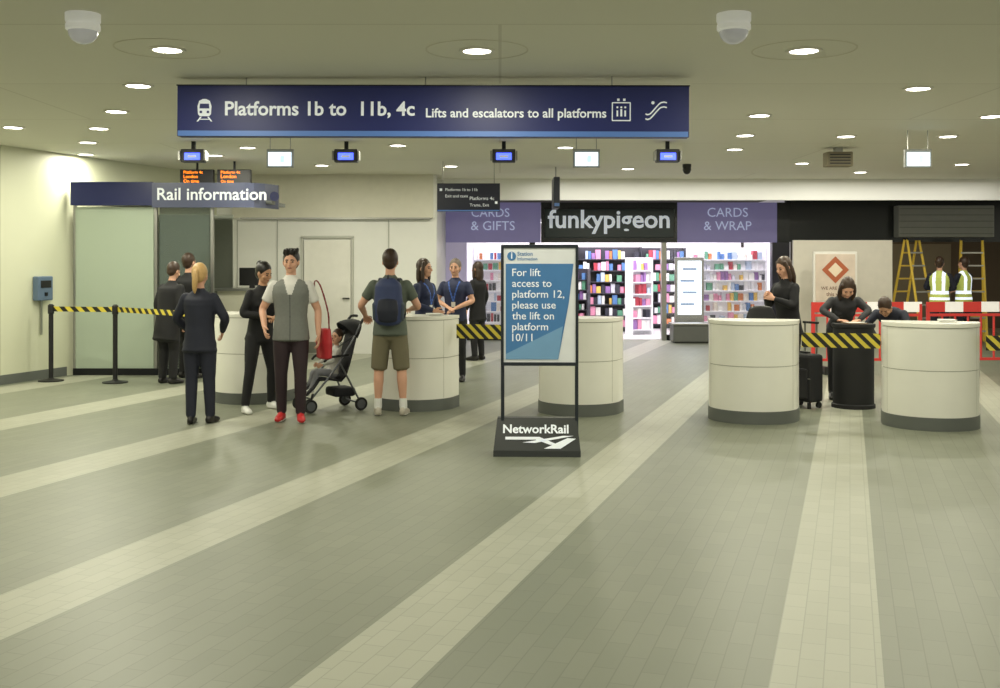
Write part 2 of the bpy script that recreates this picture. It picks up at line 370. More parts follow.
PC=[mat('product_%d'%i,c(*q),.5,emi=.08,noise=.2,scale=40) for i,q in enumerate([(175,60,75),(240,235,230),(225,185,95),(85,125,180),(222,145,175),(100,160,130),(52,52,64),(150,110,170),(245,240,245),(210,125,75),(205,205,215),(250,245,240),(235,225,215),(180,195,215)])]  # slight self-glow put into the product colours, as if shop-lit
def rack(name,x,y,w,h,rows,yaw=0,dark=False,seed=1,cw=.09):
    r=random.Random(seed); e=empty(name,(x,y,0),yaw)
    SM=mat('rack_dark' if dark else 'rack_white',c(58,56,64) if dark else c(232,230,234),.4,emi=0 if dark else .15)  # white racks get a little emission for a lit-shelf glow
    box('back_panel',(0,.16,h/2),(w,.03,h),SM,e)
    for s in(-1,1): box('side_%d'%(s+2),(s*w/2,0,h/2),(.03,.34,h),SM,e)
    V=[];F=[];I=[]
    pal=[6,0,3,2,1,8,10,7,9,5,4,13] if dark else [1,8,10,11,12,13,8,4,2,3,7,0,5,9,6]
    for k in range(rows):
        z=.12+(h-.15)*k/rows; box('shelf_%d'%k,(0,0,z),(w-.02,.32,.025),SM,e)
        xx=-w/2+.04; hh=(h-.15)/rows
        while xx<w/2-.08:
            bw=r.uniform(cw*.5,cw*1.3); bh=hh*r.uniform(.45,.85); bd=r.uniform(.1,.2); y0=-.14+r.uniform(0,.04)
            if r.random()<.88:
                o=len(V); x1=min(xx+bw,w/2-.03)
                V+=[(a,b,cz) for a in(xx,x1) for b in(y0,y0+bd) for cz in(z+.013,z+.013+bh)]
                F+=[tuple(o+i for i in q) for q in((0,1,3,2),(4,6,7,5),(0,4,5,1),(2,3,7,6),(0,2,6,4),(1,5,7,3))]; I+=[r.choice(pal)]*6
            xx+=bw+.015
    mobj('products',V,F,PC,e,I); return e
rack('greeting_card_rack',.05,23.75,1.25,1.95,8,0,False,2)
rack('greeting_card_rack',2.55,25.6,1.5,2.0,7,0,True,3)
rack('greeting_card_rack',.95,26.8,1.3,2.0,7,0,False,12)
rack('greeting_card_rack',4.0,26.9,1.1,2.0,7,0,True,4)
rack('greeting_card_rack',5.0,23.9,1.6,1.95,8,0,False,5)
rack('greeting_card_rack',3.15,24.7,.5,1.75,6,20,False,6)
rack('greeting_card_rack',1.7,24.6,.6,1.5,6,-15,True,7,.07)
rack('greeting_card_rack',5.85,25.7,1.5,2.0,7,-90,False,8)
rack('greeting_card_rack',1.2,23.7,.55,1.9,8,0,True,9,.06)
p=empty('shop_promotional_lightbox',(4.05,23.3,0))
box('case',(0,.03,1.0),(.62,.08,1.5),STL,p,.01); box('lit_panel',(0,-.02,1.1),(.5,.02,1.15),mat('lightbox_white',c(235,245,255),.4,emi=1.6,noise=0),p)
box('foot',(0,0,.13),(.7,.3,.26),mat('lightbox_base',c(90,90,90),.5),p,.02)
for i,a in enumerate((.75,1.0,1.25,1.5)): box('print_line_%d'%i,(-.05+.05*(i%2),-.033,a),(.3,.004,.05),mat('lightbox_print',c(150,170,200),.5,emi=.5),p)
p=empty('shop_display_plinth',(3.95,22.4,0)); box('base',(0,0,.19),(.85,.5,.34),mat('plinth_mid_grey',c(100,102,98),.5),p,.02); box('top',(0,0,.38),(.9,.55,.04),STL,p,.01); box('kick',(0,0,.02),(.8,.45,.04),BLK,p)
# =============== RIGHT REAR
box('wall_rear_dark_upper',(10.6,23.1,2.55),(9.1,.15,.95),mat('dark_glazing',c(36,40,40),.2))
p=empty('roller_shutter_housing',(9.3,22.85,2.5)); box('housing',(0,0,0),(2.0,.3,.66),mat('shutter_grey',c(135,137,128),.5,emi=.06),p,.02)
for i in range(5): box('slat_line_%d'%i,(0,-.155,-.26+.13*i),(1.96,.01,.012),mat('slat_line_grey',c(105,108,102),.5),p)
box('wall_rear_right_hoarding',(6.75,21.5,1.04),(1.95,.08,2.08),mat('hoarding_offwhite',c(222,216,202),.5))
box('wall_rear_far',(10.5,27.2,1.55),(9,.1,3.1),mat('far_wall_brown',c(95,82,66),.7))
box('wall_rear_side',(6.3,25.2,1.55),(.1,4.1,3.1),mat('far_wall_brown',c(95,82,66),.7))
box('door_2',(10.4,27.1,1.05),(1.6,.06,2.1),mat('far_door_grey',c(130,122,105),.6))
p=empty('poster_board',(6.42,20.9,0)); box('frame',(0,0,1.35),(.84,.05,1.0),mat('poster_frame_white',c(232,228,220),.5),p,.01)
box('sheet',(0,-.03,1.35),(.76,.01,.9),mat('poster_sheet_pale',c(215,198,182),.5,noise=.2,scale=5),p)
PR=mat('poster_orange_brown',c(178,96,62),.5); PR2=mat('poster_brown',c(110,72,58),.5)
xzpoly('diamond_mark',[(0,1.24),(.26,1.5),(0,1.76),(-.26,1.5)],-.036,PR,p); xzpoly('diamond_inner',[(0,1.36),(.14,1.5),(0,1.64),(-.14,1.5)],-.039,mat('poster_cream',c(235,215,190),.5),p)
text('caption','WE ARE OPEN',0,1.12,.55,PR2,p,-.037,.01,align='c'); text('caption_2','this way',0,1.0,.35,PR2,p,-.037,.01,align='c')
for s in(-1,1): box('leg_%d'%(s+2),(s*.36,.02,.45),(.05,.05,.9),STL,p)
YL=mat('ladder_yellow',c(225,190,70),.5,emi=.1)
def ladder(x,y,yaw):
    e=empty('step_ladder',(x,y,0),yaw)
    for f,sg in(('front',-1),('rear',1)):
        for s in(-1,1):
            v,fa,_=tubeg([(s*.26,sg*.42,0.02),(s*.2,sg*.03,2.1)],[.028,.024],'a',segs=8,step=.5); mobj('%s_stile_%d'%(f,s+2),v,fa,YL,e)
        for k in range(7):
            t=(k+1)/8; box('%s_rung_%d'%(f,k),(0,sg*(.42*(1-t)+.03*t),2.1*t),(.5-.1*t,.06,.03),YL if f=='rear' else STL,e)
    box('top_cap',(0,0,2.11),(.44,.14,.04),DKM,e)
ladder(8.35,22.1,35); ladder(9.65,22.3,-20)
RED=mat('barrier_red',c(205,60,55),.4,emi=.15); BW=mat('barrier_white_reflect_glow',c(240,235,230),.4,emi=.35)  # emission stands in for light thrown back by the boards
for i in range(3):
    e=empty('pedestrian_barrier',(5.45+i*1.75,16.2+i*.12,0),4)
    for k in range(6): box('board_%d'%k,(-.7+.28*k,0,.98),(.28,.03,.15),RED if k%2==0 else BW,e)
    for z in(.86,.2): box('rail_%d'%int(z*100),(0,0,z),(1.68,.03,.04),RED,e)
    for k in range(9): box('bar_%d'%k,(-.8+.2*k,0,.53),(.025,.02,.64),RED,e)
    for s in(-1,1): box('foot_%d'%(s+2),(s*.7,0,.06),(.06,.5,.12),BLK,e,.01)
    for s in(-1,1): box('upright_%d'%(s+2),(s*.82,0,.55),(.04,.04,.95),RED,e)
# =============== MAIN SIGN
sg=empty('platform_direction_sign',(-.575,9.2,2.922),-1.2,0,.28)
box('panel',(0,.06,0),(4.33,.12,.43),NAVY,sg,.006)
box('light_strip',(0,-.003,-.19),(4.31,.006,.045),LBL,sg)
box('edge_top',(0,.06,.218),(4.34,.13,.01),DKM,sg)
text('lettering_platforms','Platforms 1b to  11b, 4c',-1.755,-.035,1.61,WTXT,sg,-.004,.022)
text('lettering_lifts','Lifts and escalators to all platforms',-.05,-.05,1.52,WTXT,sg,-.004,.018)
for i,(x) in enumerate((-1.59,-.06,1.52)):
    v,f,_=tubeg([(x,.06,.2),(x,.06,.305)],[.006,.006],'a',segs=8,step=.1); mobj('hanger_rod_%d'%i,v,f,STL,sg)
xzpoly('train_body',[(-1.985,-.03),(-1.99,.04),(-1.975,.085),(-1.945,.1),(-1.915,.1),(-1.885,.085),(-1.87,.04),(-1.875,-.03),(-1.89,-.045),(-1.97,-.045)],-.001,WTXT,sg)
xzpoly('train_window',[(-1.972,.02),(-1.968,.06),(-1.892,.06),(-1.888,.02)],-.004,NAVY,sg)
for x in(-1.96,-1.9): xzpoly('train_lamp_%d'%int(-x*100),[(x-.01,-.02),(x+.01,-.02),(x+.01,.0),(x-.01,.0)],-.004,NAVY,sg)
for x,d in((-1.96,-.03),(-1.9,.03)): xzpoly('train_rail_%d'%int(-x*100),[(x-.007,-.05),(x+.007,-.05),(x+d+.007,-.09),(x+d-.007,-.09)],-.001,WTXT,sg)
xzpoly('train_sleeper',[(-1.975,-.068),(-1.885,-.068),(-1.885,-.075),(-1.975,-.075)],-.001,WTXT,sg)
for i,(a,b,w,h) in enumerate(((1.52,0,.009,.15),(1.67,0,.009,.15),(1.595,.075,.155,.009),(1.595,-.075,.155,.009),(1.562,-.015,.014,.05),(1.595,-.01,.016,.06),(1.628,-.015,.014,.05),(1.57,.1,.02,.02),(1.62,.1,.02,.02))):
    box('lift_icon_%d'%i,(a,-.002,b),(w,.005,h),WTXT,sg)
for i,a in enumerate((1.562,1.595,1.628)): lathe('lift_head_%d'%i,[(0,-.002),(.009,-.002),(.009,.002),(0,.002)],WTXT,sg,(a,-.003,.036),(90,0,0),12)
for i,o in enumerate((0,.04)):
    v,f,_=tubeg([(1.8,-.003,-.06+o),(1.835,-.003,-.06+o),(1.925,-.003,.035+o),(1.975,-.003,.035+o)],[(.006,.003)]*4,'a',side=(0,0,1),segs=6,step=.02); mobj('escalator_line_%d'%i,v,f,WTXT,sg)
lathe('escalator_head',[(0,-.002),(.014,-.002),(.014,.002),(0,.002)],WTXT,sg,(1.86,-.003,.075),(90,0,0),12)
# =============== SMALLER HANGING SIGN
e=empty('hanging_direction_sign',(-.49,17,2.655),0)
box('panel',(0,0,0),(.98,.08,.44),mat('small_sign_navy',c(26,30,50),.4),e,.005)
for i,(a,b,w) in enumerate(((-.36,.1,.5),(-.36,.0,.35),(.02,-.04,.38),(.02,-.14,.3))): text('lettering_%d'%i,['Platforms 1b to 11b','Exit and taxis','Platforms 4c','Trams, Exit'][i],a,b,w,WTXT,e,-.042,.0)
box('light_strip',(0,-.042,-.205),(.97,.003,.02),LBL,e)
for s in(-1,1): box('arrow_%d'%(s+2),(s*.43,-.042,-.1*s+.02),(.04,.003,.04),WTXT,e)
for s in(-1,1): box('hanger_%d'%(s+2),(s*.4,0,.39),(.012,.012,.35),STL,e)
e=empty('hanging_blade_sign',(.92,18,2.78),0); box('panel',(0,0,0),(.1,.7,.5),mat('small_sign_navy',c(26,30,50),.4),e,.01); box('hanger',(0,0,.34),(.02,.02,.2),STL,e); box('edge_strip',(0,-.36,-.2),(.08,.01,.05),LBL,e)
BLU=mat('monitor_blue_glow',c(70,90,240),.3,emi=3,noise=0)
for x in(-3.99,-2.0,.05,2.18):
    e=empty('ceiling_display_unit',(x,14.2,3.03),0)
    box('case',(0,0,0),(.3,.14,.17),mat('display_case_grey',c(70,70,72),.5),e,.01); box('screen',(0,-.075,-.01),(.2,.01,.09),BLU,e); box('screen_text',(0,-.082,-.01),(.11,.004,.03),WTXT,e)
    box('bracket',(0,0,.14),(.05,.05,.1),DKM,e)
    for s in(-1,1): box('flap_%d'%(s+2),(s*.165,-.02,0),(.02,.16,.12),STL,e)
LIT=mat('lit_sign_white',c(215,235,250),.3,emi=2.0,noise=0)
for x in(-2.62,1.03,4.98):
    e=empty('illuminated_exit_sign',(x,13,2.885),0)
    box('body',(0,0,0),(.32,.05,.22),mat('sign_body_grey',c(150,152,150),.5),e,.006); box('face',(0,-.03,-.01),(.27,.01,.16),LIT,e)
    box('pictogram',(0.03,-.037,-.01),(.05,.003,.08),mat('exit_pale_green',c(180,215,215),.5,emi=1.2,noise=0),e)
    for s in(-1,1): box('hanger_%d'%(s+2),(s*.12,0,.215),(.01,.01,.24),STL,e)
e=empty('ceiling_speaker_box',(4.65,15,3.06)); box('case',(0,0,0),(.36,.2,.2),mat('speaker_beige',c(120,112,90),.6),e,.015)
for i in range(4): box('louvre_%d'%i,(0,-.105,-.06+.04*i),(.28,.01,.015),BLK,e)
box('mount',(0,0,.13),(.1,.1,.06),STL,e)
OR=mat('led_orange',c(255,130,20),.4,emi=2.5,noise=0)
for i,x in enumerate((-4.72,-4.14)):
    e=empty('departure_board',(x,17,2.965)); box('case',(0,0,0),(.52,.1,.25),BLK,e,.008)
    for k,w in enumerate(((.3,.22,.24),(.3,.24,.2))[i]): text('led_line_%d'%k,['Platform 4c','London','On time'][k],-.2,.06-.07*k,w,OR,e,-.053,.0)
    box('hanger',(0,0,.19),(.03,.03,.14),DKM,e)
def dome(x,y,r,nm,m):
    cw_=mat('camera_white',c(240,240,238),.4,emi=.15)
    e=empty(nm,(x,y,3.22)); lathe('mount',[(0,0),(r*1.0,0),(r*1.0,-.045),(r*.9,-.07),(0,-.07)],cw_ if m else BLK,e)
    lathe('collar',[(0,-.07),(r*.98,-.07),(r*.98,-.1),(r*.86,-.11),(0,-.11)],cw_ if m else BLK,e)
    lathe('dome',[(r*.84*math.cos(a),-.11-r*.75*math.sin(a)) for a in [i*math.pi/16 for i in range(9)]],mat('camera_dome_bubble',c(205,205,215),.15,emi=.08) if m else BLK,e)
dome(-2.64,6.9,.108,'cctv_dome_camera',True); dome(1.48,6.9,.108,'cctv_dome_camera',True); dome(3.0,17.5,.07,'black_dome_camera',False)
# =============== DOWNLIGHTS
LM=mat('downlight_lens',(1,.97,.88,1),.4,emi=14,noise=0); RM=mat('downlight_rim',c(225,222,210),.4)
DL=[(-2.45,8.03,1),(-.17,8.07,1),(2.25,8.07,1),(-3.21,9.67,0),(3.77,9.83,0),(5.28,11.72,0),(-3.99,11.33,0),(2.77,11.64,0),(-4.7,12.77,0),(-5.66,12.67,0),(3.03,13.47,0),(4.31,13.58,0),(5.58,13.58,0),(-5.39,14.26,0),(-6.02,15.84,0),(-3.45,14.9,0),(-1.37,14.62,0),(.89,14.88,0),(3.26,15.14,0),(-4.18,16,0),(-2.88,17.64,0),(-.8,17.8,0),(4.79,17.28,0),(7.4,17.46,0),(6.28,19,0),(2.15,18.3,0),
(-5,6.2,0),(-2.6,5.6,0),(0,5.4,0),(2.4,5.6,0),(4.8,6,0),(-7.2,9.5,0),(7,9,0),(-4,3,0),(-1.2,3,0),(1.6,3,0),(4.4,3,0),(7.6,14,0),(-6.5,3.5,0),(0,.5,0),(3.4,.5,0),(-3.4,.5,0),(8.5,5,0)]
ACC=mat('access_panel_ring',c(212,208,190),.7)
for x,y,big in DL:
    e=empty('ceiling_downlight',(x,y,3.22))
    lathe('rim',[(.10,-.001),(.135,-.001),(.132,-.014),(.105,-.014),(.10,-.001)],RM,e)
    lathe('lens',[(0,-.008),(.102,-.008),(.102,-.001),(0,-.001)],LM,e)
    if big: lathe('access_panel',[(.37,-.0005),(.382,-.0005),(.382,-.003),(.37,-.003),(.37,-.0005)],ACC,e,segs=40)
    l=bpy.data.lights.new('lamp','AREA'); l.shape='DISK'; l.size=.2; l.energy=17 if y<6.5 else 28; l.color=(1,.97,.78)
    lo=bpy.data.objects.new('lamp',l); COL.objects.link(lo); lo.parent=e; lo.location=(0,0,-.025)
def area(name,loc,sz,en,col,rot=(0,0,0)):
    l=bpy.data.lights.new(name,'AREA'); l.shape='RECTANGLE'; l.size,l.size_y=sz; l.energy=en; l.color=col
    o=bpy.data.objects.new(name,l); COL.objects.link(o); o.location=loc; o.rotation_euler=rot; return o
area('shop_ceiling_lights',(2.4,25.2,2.58),(6,3),270,(1,.97,.99))
area('shop_window_lights',(2.4,23.5,2.5),(6.4,.3),90,(1,.96,.98))
area('rear_room_lights',(9.5,25,3.0),(3,.5),25,(1,.8,.5))
area('bulkhead_lights',(5,20.0,3.18),(9,.15),60,(1,.97,.88))
# =============== RAIL INFORMATION KIOSK
k=empty('rail_information_kiosk',(0,0,0))
FG=glassmat('frosted_green_glass',c(192,206,188),.78,.35); DG=glassmat('tinted_glass',c(110,122,115),.55,.1)
box('frosted_panel',(-5.62,15.9,1.25),(1.14,.02,2.4),FG,k); box('tinted_panel',(-4.6,15.95,1.25),(.76,.02,2.4),DG,k)
for i,x in enumerate((-6.2,-5.02,-4.2)): box('post_%d'%i,(x,15.92,1.24),(.04,.06,2.48),STL,k)
box('base_rail',(-5.2,15.92,.05),(2.05,.07,.1),DKM,k)
prism('roof',[(-6.2,15.85),(-3.35,16.0),(-3.35,17.0),(-5.85,17.0)],2.5,2.55,GP,k)
box('fascia_left',(-5.63,15.82,2.64),(1.18,.08,.34),mat('kiosk_navy',c(38,44,90),.25),k)
V=[];F=[];n=14
for i in range(n+1):
    t=i/n; x=-5.04+1.72*t; y=15.78+(.55*max(0,t-.82)/.18*(max(0,t-.82)/.18) if t>.82 else 0)
    for z in(2.44,2.80): V+= [(x,y,z),(x,y+.06,z)]
for i in range(n):
    a=i*4; F+=[(a,a+4,a+6,a+2),(a+1,a+3,a+7,a+5),(a+2,a+6,a+7,a+3),(a,a+1,a+5,a+4)]
F+=[(0,2,3,1),(n*4,n*4+1,n*4+3,n*4+2)]
fixn(mobj('fascia_curved',V,F,mat('kiosk_blue_grey',c(88,93,120),.2,noise=.25,scale=1.2),k))
text('lettering','Rail information',-4.96,2.55,1.58,WTXT,k,15.77,.015)
lathe('info_symbol',[(0,-.004),(.07,-.004),(.07,0),(0,0)],mat('kiosk_navy',c(38,44,90),.25),k,(-3.33,16.1,2.62),(90,0,30))
box('desk_front',(-3.85,17.0,.6),(1.1,.06,1.2),mat('desk_cream',c(210,208,190),.4),k); box('desk_top',(-3.85,17.15,1.22),(1.2,.5,.04),STL,k); box('desk_screen',(-3.9,17.15,1.42),(.4,.03,.28),BLK,k,.005); box('screen_stand',(-3.9,17.17,1.26),(.08,.08,.08),BLK,k)
box('back_panel',(-4.95,17.35,1.2),(1.4,.05,2.4),mat('kiosk_back',c(130,134,124),.5),k)
nrm=Vector((D.y,-D.x,0)); q=L0+D*.75+nrm*.06
e=empty('wall_help_point',(q.x,q.y,1.28),math.degrees(math.atan2(D.y,D.x)))
box('case',(0,0,0),(.3,.1,.34),mat('help_point_blue_grey',c(95,115,140),.4),e,.015); box('screen',(0,-.053,.06),(.2,.01,.1),BLK,e); box('button',(0,-.055,-.08),(.05,.02,.05),DKM,e); box('conduit',(0,.03,-.4),(.03,.02,.5),STL,e)
# =============== BELT BARRIERS
def beltmat(name,k):
    m=bpy.data.materials.new(name); m.use_nodes=True; nt=m.node_tree; N=nt.nodes; K=nt.links.new; b=N['Principled BSDF']
    tc=N.new('ShaderNodeTexCoord'); d=N.new('ShaderNodeVectorMath'); d.operation='DOT_PRODUCT'; K(tc.outputs['Object'],d.inputs[0]); d.inputs[1].default_value=(k,0,k)
    f=N.new('ShaderNodeMath'); f.operation='FRACT'; K(d.outputs['Value'],f.inputs[0])
    g=N.new('ShaderNodeMath'); g.operation='GREATER_THAN'; K(f.outputs[0],g.inputs[0]); g.inputs[1].default_value=.5
    mx=N.new('ShaderNodeMix'); mx.data_type='RGBA'; K(g.outputs[0],mx.inputs['Factor']); mx.inputs['A'].default_value=c(28,28,26); mx.inputs['B'].default_value=c(218,200,70)
    K(mx.outputs['Result'],b.inputs['Base Color']); b.inputs['Roughness'].default_value=.5; return m
BM=beltmat('hazard_belt',9); BN=beltmat('hazard_belt_narrow',6)
def belt(name,a,b,z,h,m,parent=None):
    a=Vector(a);b=Vector(b);d=b-a; o=box(name,((a.x+b.x)/2,(a.y+b.y)/2,z),(d.length,.006,h),m,parent,rot=(0,0,math.degrees(math.atan2(d.y,d.x)))); return o
belt('hazard_tape',(-.49,12.3),(.41,12.05),.87,.16,BM); belt('hazard_tape',(3.14,11.35),(3.89,11.15),.84,.15,BM); belt('hazard_tape',(4.86,10.9),(6.6,10.4),.84,.15,BM)
e=empty('retractable_belt_barrier',(0,0,0))
for i,(x,y) in enumerate(((-6.22,15.1),(-5.26,14.9))):
    lathe('post_%d'%i,[(0,0),(.17,0),(.17,.015),(.05,.035),(.032,.05),(.032,.93),(.042,.94),(.042,1.05),(.02,1.07),(0,1.07)],BLK,e,(x,y,0))
belt('belt_a',(-6.18,15.09),(-5.3,14.91),1.0,.07,BN,e); belt('belt_b',(-5.22,14.89),(-3.42,13.2),1.0,.07,BN,e)
# =============== COUNTERS
def counter(x,y,r=.47):
    e=empty('service_counter',(x,y,0),-17.8)
    def ol(r,b=.18):
        p=[(r*math.cos(a),r*math.sin(a)) for a in [math.pi+math.pi*i/32 for i in range(33)]]
        return p+[(r,b),(r-.03,b+.0),(-r+.03,b),(-r,b)]
    GR=mat('counter_seam',c(165,163,150),.6)
    def pr(n,rr,z0,z1,m):
        o=prism(n,ol(rr),z0,z1,m,e)
        for p in o.data.polygons: p.use_smooth=abs(p.normal.z)<.5
        try: o.data.set_sharp_from_angle(angle=math.radians(40))
        except Exception: pass
    pr('plinth',r+.008,0,.13,GP); pr('lower_body',r,.13,.58,WH); pr('seam',r-.008,.58,.588,GR); pr('upper_body',r,.588,1.0,WH); pr('shadow_gap',r-.01,1.0,1.008,GR); pr('worktop',r+.006,1.008,1.045,mat('counter_worktop',c(240,238,228),.25,noise=.02))
    for a in(205,335):
        aa=math.radians(a); box('vertical_seam_%d'%a,((r-.002)*math.cos(aa),(r-.002)*math.sin(aa),.57),(.005,.005,.86),GR,e)
    box('rear_shelf',(0,.24,.7),(r*1.6,.14,.03),WH,e); box('rear_panel',(0,.2,.5),(r*1.7,.03,.98),WH,e)
    return e
for x,y,r in((-2.96,13.05,.46),(-.96,12.45,.455),(.88,12.05,.45),(2.67,11.5,.46),(4.36,11.05,.46)): counter(x,y,r)
for nm,x,y,a in(('leaflet_stack',-.75,12.3,10),('leaflet_stack',4.5,11.0,-20)):
    e=empty(nm,(x,y,1.047),a); 
    for i in range(4): box('sheet_%d'%i,(0.004*i,0,.003+.006*i),(.15,.21,.005),mat('leaflet_paper',c(220,220,215),.6),e,rot=(0,0,i*3))
# office chair
e=empty('office_chair',(3.02,12.5,0),15)
v,f,l=blob([tubeg([(0,.02,.82),(0,.05,1.0),(0,.06,1.12)],[(.17,.03),(.2,.035),(.15,.03)],'a',segs=20)],.012,2); mobj('backrest',v,f,BLK,e,smooth=True)
v,f,l=blob([ell((0,-.18,.6),(.23,.22,.05),'a')],.012,2); mobj('seat',v,f,BLK,e,smooth=True)
lathe('column',[(0,.08),(.03,.08),(.03,.57),(0,.57)],STL,e,(0,-.18,0)); box('back_stem',(0,.03,.72),(.05,.03,.29),BLK,e)
for i in range(5):
    a=i*math.tau/5; v,f,_=tubeg([(0,-.18,.1),(.24*math.cos(a),-.18+.24*math.sin(a),.06)],[.022,.016],'a',segs=8); mobj('base_arm_%d'%i,v,f,BLK,e)
    lathe('castor_%d'%i,[(0,-.012),(.028,-.012),(.028,.012),(0,.012)],BLK,e,(.24*math.cos(a),-.18+.24*math.sin(a),.029),(90,0,0),14)
e=empty('black_drum_podium',(4.02,12.4,0)); lathe('body',[(0,0),(.24,0),(.24,.04),(.225,.05),(.225,.9),(.24,.92),(.24,.95),(0,.95)],mat('black_cloth',c(22,22,25),.7),e,segs=36)
box('clipboard',(0,-.03,.958),(.22,.3,.01),mat('clipboard_brown',c(120,90,60),.6),e); box('paper',(0,-.03,.965),(.2,.27,.003),WH,e)
def suitcase(x,y,yaw):
    e=empty('wheeled_suitcase',(x,y,0),yaw); m=mat('suitcase_black_fabric',c(26,26,30),.75)
    box('body',(0,0,.34),(.36,.22,.54),m,e,.035); box('front_pocket',(0,-.12,.28),(.3,.04,.34),m,e,.015)
    for s in(-1,1):
        box('handle_rod_%d'%(s+2),(s*.09,.09,.78),(.015,.015,.36),STL,e); lathe('wheel_%d'%(s+2),[(0,-.014),(.035,-.014),(.035,.014),(0,.014)],BLK,e,(s*.14,.07,.036),(0,90,0),16); box('foot_%d'%(s+2),(s*.14,-.08,.035),(.03,.03,.07),BLK,e)
    box('handle_grip',(0,.09,.96),(.22,.03,.025),BLK,e); box('top_handle',(0,0,.625),(.14,.03,.02),BLK,e,.004); box('zip_line',(0,-.112,.34),(.37,.004,.012),STL,e)
suitcase(3.47,12.4,-60)
# =============== FREE STANDING SIGN
e=empty('freestanding_poster_sign',(.340,9.36,0),-2)
FR=mat('stand_frame_dark',c(42,48,56),.35,.3)
for s in(-1,1): box('post_%d'%(s+2),(s*.318,.02,.98),(.03,.03,1.6),FR,e,.004)
box('frame_top',(0,0,1.785),(.66,.045,.03),FR,e,.004); box('frame_bottom',(0,0,.775),(.66,.045,.03),FR,e,.004)
for s in(-1,1): box('frame_side_%d'%(s+2),(s*.32,0,1.28),(.025,.045,1.02),FR,e,.004)
box('poster_sheet',(0,.0,1.28),(.62,.02,.99),mat('poster_white',c(232,235,240),.4),e)
PB=mat('poster_blue',c(72,126,182),.4); PB2=mat('poster_light_blue',c(120,165,206),.4)
xzpoly('poster_blue_field',[(-.29,.815),(-.29,1.635),(.29,1.635),(.25,1.3),(.16,.815)],-.012,PB,e)
xzpoly('poster_light_band',[(-.29,.815),(-.29,.86),(.2,1.1),(.16,.815)],-.0145,PB2,e)
lathe('logo_disc',[(0,-.002),(.038,-.002),(.038,.002),(0,.002)],PB,e,(-.24,-.013,1.7),(90,0,0),20)
text('logo_i','i',-.245,1.68,.012,WTXT,e,-.017,.02)
text('header_1','Station',-.19,1.705,.13,PB,e,-.013,.01); text('header_2','Information',-.19,1.665,.17,PB,e,-.013,.01)
for i,s in enumerate(['For lift','access to','platform 12,','please use','the lift on','platform','10/11']):
    text('notice_line_%d'%i,s,-.235,1.53-.093*i,None,WTXT,e,-.018,.006,size=.092)
xs=.37; bx=-.045
V=[(-xs,-.14,0),(xs,-.14,0),(xs,.16,0),(-xs,.16,0),(-xs,-.13,.05),(xs,-.13,.05),(-xs+.03,.02,.31),(xs-.03,.02,.31),(-xs+.03,.1,.31),(xs-.03,.1,.31),(-xs,.16,.05),(xs,.16,.05)]
F=[(3,2,1,0),(0,1,5,4),(4,5,7,6),(6,7,9,8),(8,9,11,10),(10,11,2,3),(0,4,10,3),(4,6,8,10),(1,2,11,5),(5,11,9,7)]
fixn(mobj('base_plinth',[(x+bx*.5,y,z) for x,y,z in V],F,mat('stand_base_charcoal',c(38,42,42),.4),e))
sl=math.degrees(math.atan2(.15,.26))
be=empty('base_graphics',(bx*.5,-.132,.05),0,-sl); be.parent=e
text('brand_lettering','NetworkRail',-.29,.16,.56,WTXT,be,-.003,.025)
xzpoly('arrow_mark_1',[(-.27,.125),(.02,.125),(.18,.055),(.11,.055),(-.01,.1),(-.27,.1)],-.002,WTXT,be); xzpoly('arrow_mark_2',[(-.12,.075),(-.02,.07),(.31,.135),(.22,.135)],-.002,WTXT,be); xzpoly('arrow_mark_3',[(.06,.02),(.2,.02),(.33,.11),(.26,.115)],-.0022,WTXT,be)
# =============== PEOPLE
NV=mat('cloth_navy',c(32,35,50),.8,noise=.15); BK=mat('cloth_black',c(25,25,29),.8,noise=.15); GY=mat('cloth_grey_marl',c(120,122,118),.85,noise=.12,scale=40)
WT=mat('cloth_white',c(218,216,212),.8); MAR=mat('trousers_dark_plum',c(46,32,38),.8); RS=mat('shoe_red',c(190,40,42),.5); SB=mat('shoe_black',c(26,24,24),.4); SWH=mat('shoe_white',c(225,225,222),.5)
OL=mat('shirt_olive_grey',c(92,100,90),.85); KH=mat('shorts_khaki',c(112,106,84),.85,noise=.1); TR=mat('shoe_trainer_light',c(185,178,165),.6)
BH=mat('hair_black',c(24,20,19),.4); BRH=mat('hair_brown',c(62,44,32),.45); BLH=mat('hair_blonde',c(196,160,105),.45,noise=.25,scale=60); GRH=mat('hair_grey_short',c(110,98,88),.5)
person('woman_with_ponytail',-3.07,11.15,176,1.62,{'top':NV,'bottom':NV,'skin':SKIN,'hair':BLH,'shoe':SB,'sole':SB},
  {'elbR':(-.27,-.03,1.16),'wriR':(-.19,-.2,1.0),'elbL':(.27,-.03,1.16),'wriL':(.19,-.2,1.0),'ankR':(-.11,-.02,.09),'ankL':(.08,.06,.09),'kneeL':(.09,.01,.49)},style='ponytail',hem=.80,fem=True,loose=.022,hp=8)
person('woman_in_black_tracksuit',-2.66,12.1,38,1.64,{'top':BK,'bottom':BK,'skin':SKIN2,'hair':BH,'shoe':SWH},
  {'elbR':(-.24,-.06,1.16),'wriR':(-.07,-.25,1.13),'elbL':(.24,-.06,1.16),'wriL':(.07,-.25,1.12),'ankR':(-.24,-.1,.09),'kneeR':(-.16,-.06,.49),'ankL':(.2,.12,.09),'kneeL':(.16,.02,.49)},
  style='bun',hem=.84,fem=True,lean=8,hp=14,hy=20,n={'R':(0,0,-1),'L':(0,0,-1)},loose=.01)
def vestlab(v):
    if v.y<-.02 and v.z>1.30 and abs(v.x)<.02+(v.z-1.30)*.32: return 'under'
    if v.z>1.455: return 'under'
    if v.y<-.02 and abs(v.x)<.006: return 'seam'
    return 'top'
